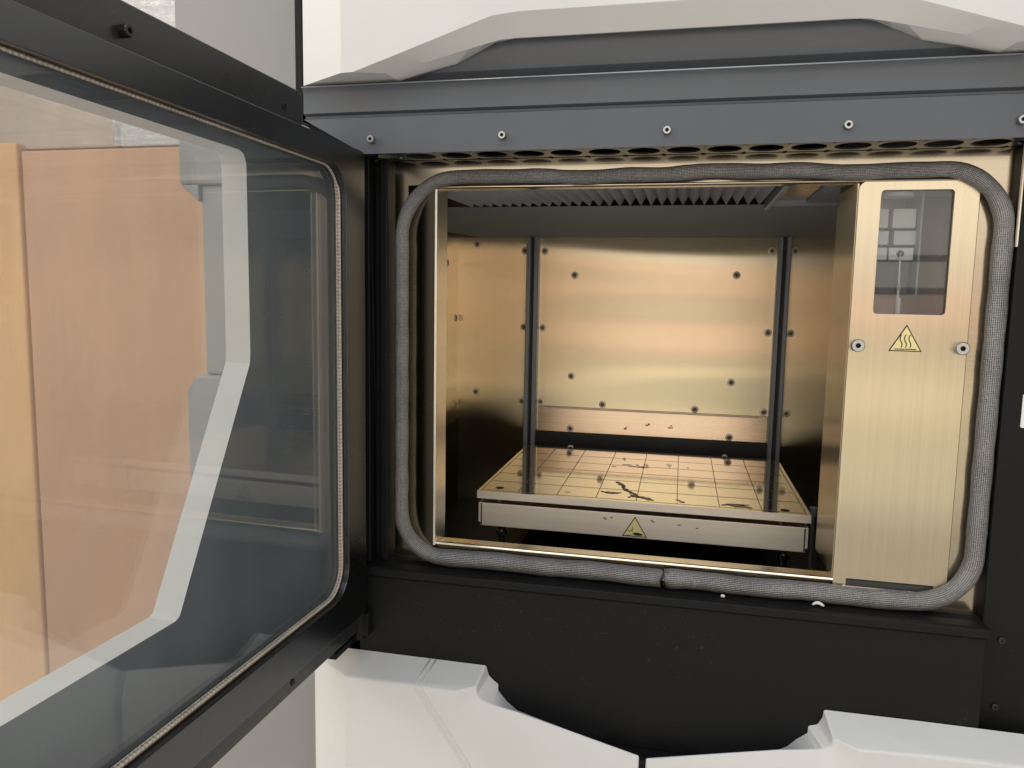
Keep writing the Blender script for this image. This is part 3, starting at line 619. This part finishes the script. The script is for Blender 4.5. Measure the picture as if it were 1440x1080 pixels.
mb = MB(); mb.box(-.0475, -.0385, .3965 - .010, .3975 - .010, zl, zl + .0001); mb.box(-.0436, -.0424, .3800, .3866, zl, zl + .0001); build('centre_mark', mb, 'ink', BP)
mb = MB(); mb.box(-.0475, -.0335, .2905, .2925, zl, zl + .0001); mb.box(-.0412, -.0394, .2870, .2965, zl, zl + .0001); build('centre_mark', mb, 'ink', BP)
for x, y in ((-.1894, .1386), (.1103, .1330)):
    mb = MB(); mb.face([(x + .0045 * math.cos(2 * math.pi * k / 20), y + .0045 * math.sin(2 * math.pi * k / 20), zl) for k in range(20)]); build('bolt_hole', mb, 'recess', BP)
sm = [(-.0640, .2010, .006, .004), (-.0610, .1930, .004, .006), (-.0570, .1830, .003, .008), (-.0520, .1700, .003, .009), (-.0470, .1580, .003, .007), (-.0655, .1540, .011, .004), (-.0720, .1520, .004, .006), (-.0380, .1430, .012, .006), (-.0290, .1400, .009, .006), (-.0430, .1480, .006, .005), (.0580, .1390, .013, .005), (.0640, .1350, .012, .006), (.0700, .1420, .010, .003), (.0080, .1360, .006, .004), (.0040, .1420, .005, .002), (-.0600, .3000, .012, .002), (-.0500, .2900, .015, .0016), (-.0760, .2860, .006, .002), (.0150, .3050, .003, .002), (-.1140, .1420, .006, .002), (-.0480, .3020, .004, .003)]
for k in range(16):
    t = k / 15; sm.append((-.0655 + .026 * t + .0025 * math.sin(t * 9), .2030 - .060 * t, .0030 + .002 * math.sin(t * 7) ** 2, .0042))
for k in range(9):
    t = k / 8; sm.append((-.078 + .020 * t, .1560 - .006 * math.sin(t * 3), .0030, .0026)); sm.append((-.047 + .024 * t, .1400 + .006 * math.sin(t * 5), .0036, .0036)); sm.append((.050 + .026 * t, .1360 + .005 * math.sin(t * 4), .0040, .0036))
for i, (x, y, w, h) in enumerate(sm):
    mb = MB(); smudge(mb, x, y, w * .75, h * .75, lambda a, b, q: (a, b, BZ + .0003 + q * .6), 16, 200 + i); build('residue', mb, 'smear' if i % 3 else 'sooty', BP)

# ================================================================== loose scraps
def scrap(x, y, z, rr, label, n=7):
    mb = MB(); rad = []; pts = []
    for k in range(n): t = k / (n - 1); pts.append((x + rr * (t - .5) * 2, y + rr * .3 * math.sin(t * 4), z + .0012 + rr * .35 * math.sin(t * math.pi))); rad.append(.0004 + .0011 * math.sin(math.pi * (t * .8 + .1)))
    mb.tube(pts, rad, 8, up=(0, 1, 0)); o = build('plastic_scrap', mb, 'scrap', None, smooth=True); tag(o, label, 'scrap', 'loose plastic scraps')
scrap(.1198, -.0175, 1.1006, .0045, 'larger white curled plastic scrap on the black ledge below the braided seal')
scrap(.0435, -.0190, 1.1004, .0015, 'tiny white speck of plastic on the black ledge near the seal joint')
scrap(-.1463, .3865, 1.1404, .0040, 'white plastic flake at the rear edge of the build plate, nearer the door')
scrap(.0640, .3865, 1.1404, .0035, 'white plastic flake at the rear edge of the build plate, nearer the steel window panel')

# ================================================================== beside and behind the machine
SC = thing('side_cabinet', 'plain grey sheet metal cabinet standing beside the printer behind its open door', 'cabinet', (-.43, .30, 0))
mb = MB(); mb.prism([(-.5205, 1.462), (-.3400, 1.462), (-.3400, 2.10), (-.5205, 2.10)], [], .055, .60, XZ); mb.box(-.499, -.3400, .060, .60, 1.262, 1.4618); build('upper_body', mb, 'grey', SC, bevel=.003)
mb = MB(); mb.prism([(-.5203, 1.4618), (-.499, 1.4440), (-.499, 1.4618)], [], .0555, .59, XZ); build('recess_slope', mb, 'grey', SC, bevel=.001)
mb = MB(); mb.prism([(-.516, 0), (-.3400, 0), (-.3400, 1.2618), (-.505, 1.2618), (-.516, 1.245)], [], .050, .60, XZ); build('lower_body', mb, 'grey', SC, bevel=.003)

def carton(name, x0, x1, y0, y1, z0, z1, mat, label, wrap=None, group='cartons behind the open door', joints=True):
    o = thing(name, label, 'box', ((x0 + x1) / 2, (y0 + y1) / 2, z0), group)
    mb = MB(); mb.box(x0, x1, y0, y1, z0, z1); build('carton_body', mb, mat, o, bevel=.006)
    if wrap:
        mb = MB(); n = 60; g = .008; rr = random.Random(3)
        rw = []
        for z in [z0 + (z1 - z0) * k / 40 for k in range(41)]:
            rw.append([(x0 - g + (x1 - x0 + 2 * g) * i / n, y0 - g - .003 * rr.random(), z) for i in range(n + 1)])
        mb.loft(rw); mb.loft([[(x1 + g, y0 - g, z) for z in (z0, z1)], [(x1 + g, y1, z) for z in (z0, z1)]]); build('stretch_wrap', mb, wrap, o, smooth=True)
    return o
carton('cardboard_box', -1.566, -.55, .90, 1.60, .12, 1.680, 'card', 'large brown cardboard box seen through the door glass')
carton('cardboard_box', -2.20, -1.572, .894, 1.55, .12, 1.699, 'card_orange', 'bright orange brown cardboard box at the left edge of the view')
carton('wrapped_box', -1.90, -1.318, .92, 1.60, 1.686, 2.60, 'card_dull', 'dull brown box with clear film, on top of the large brown box', 'film_thin')
carton('wrapped_box', -1.306, -.95, .92, 1.60, 1.686, 2.60, 'insul', 'pale film wrapped box glimpsed between the door and the grey cabinet', 'film')
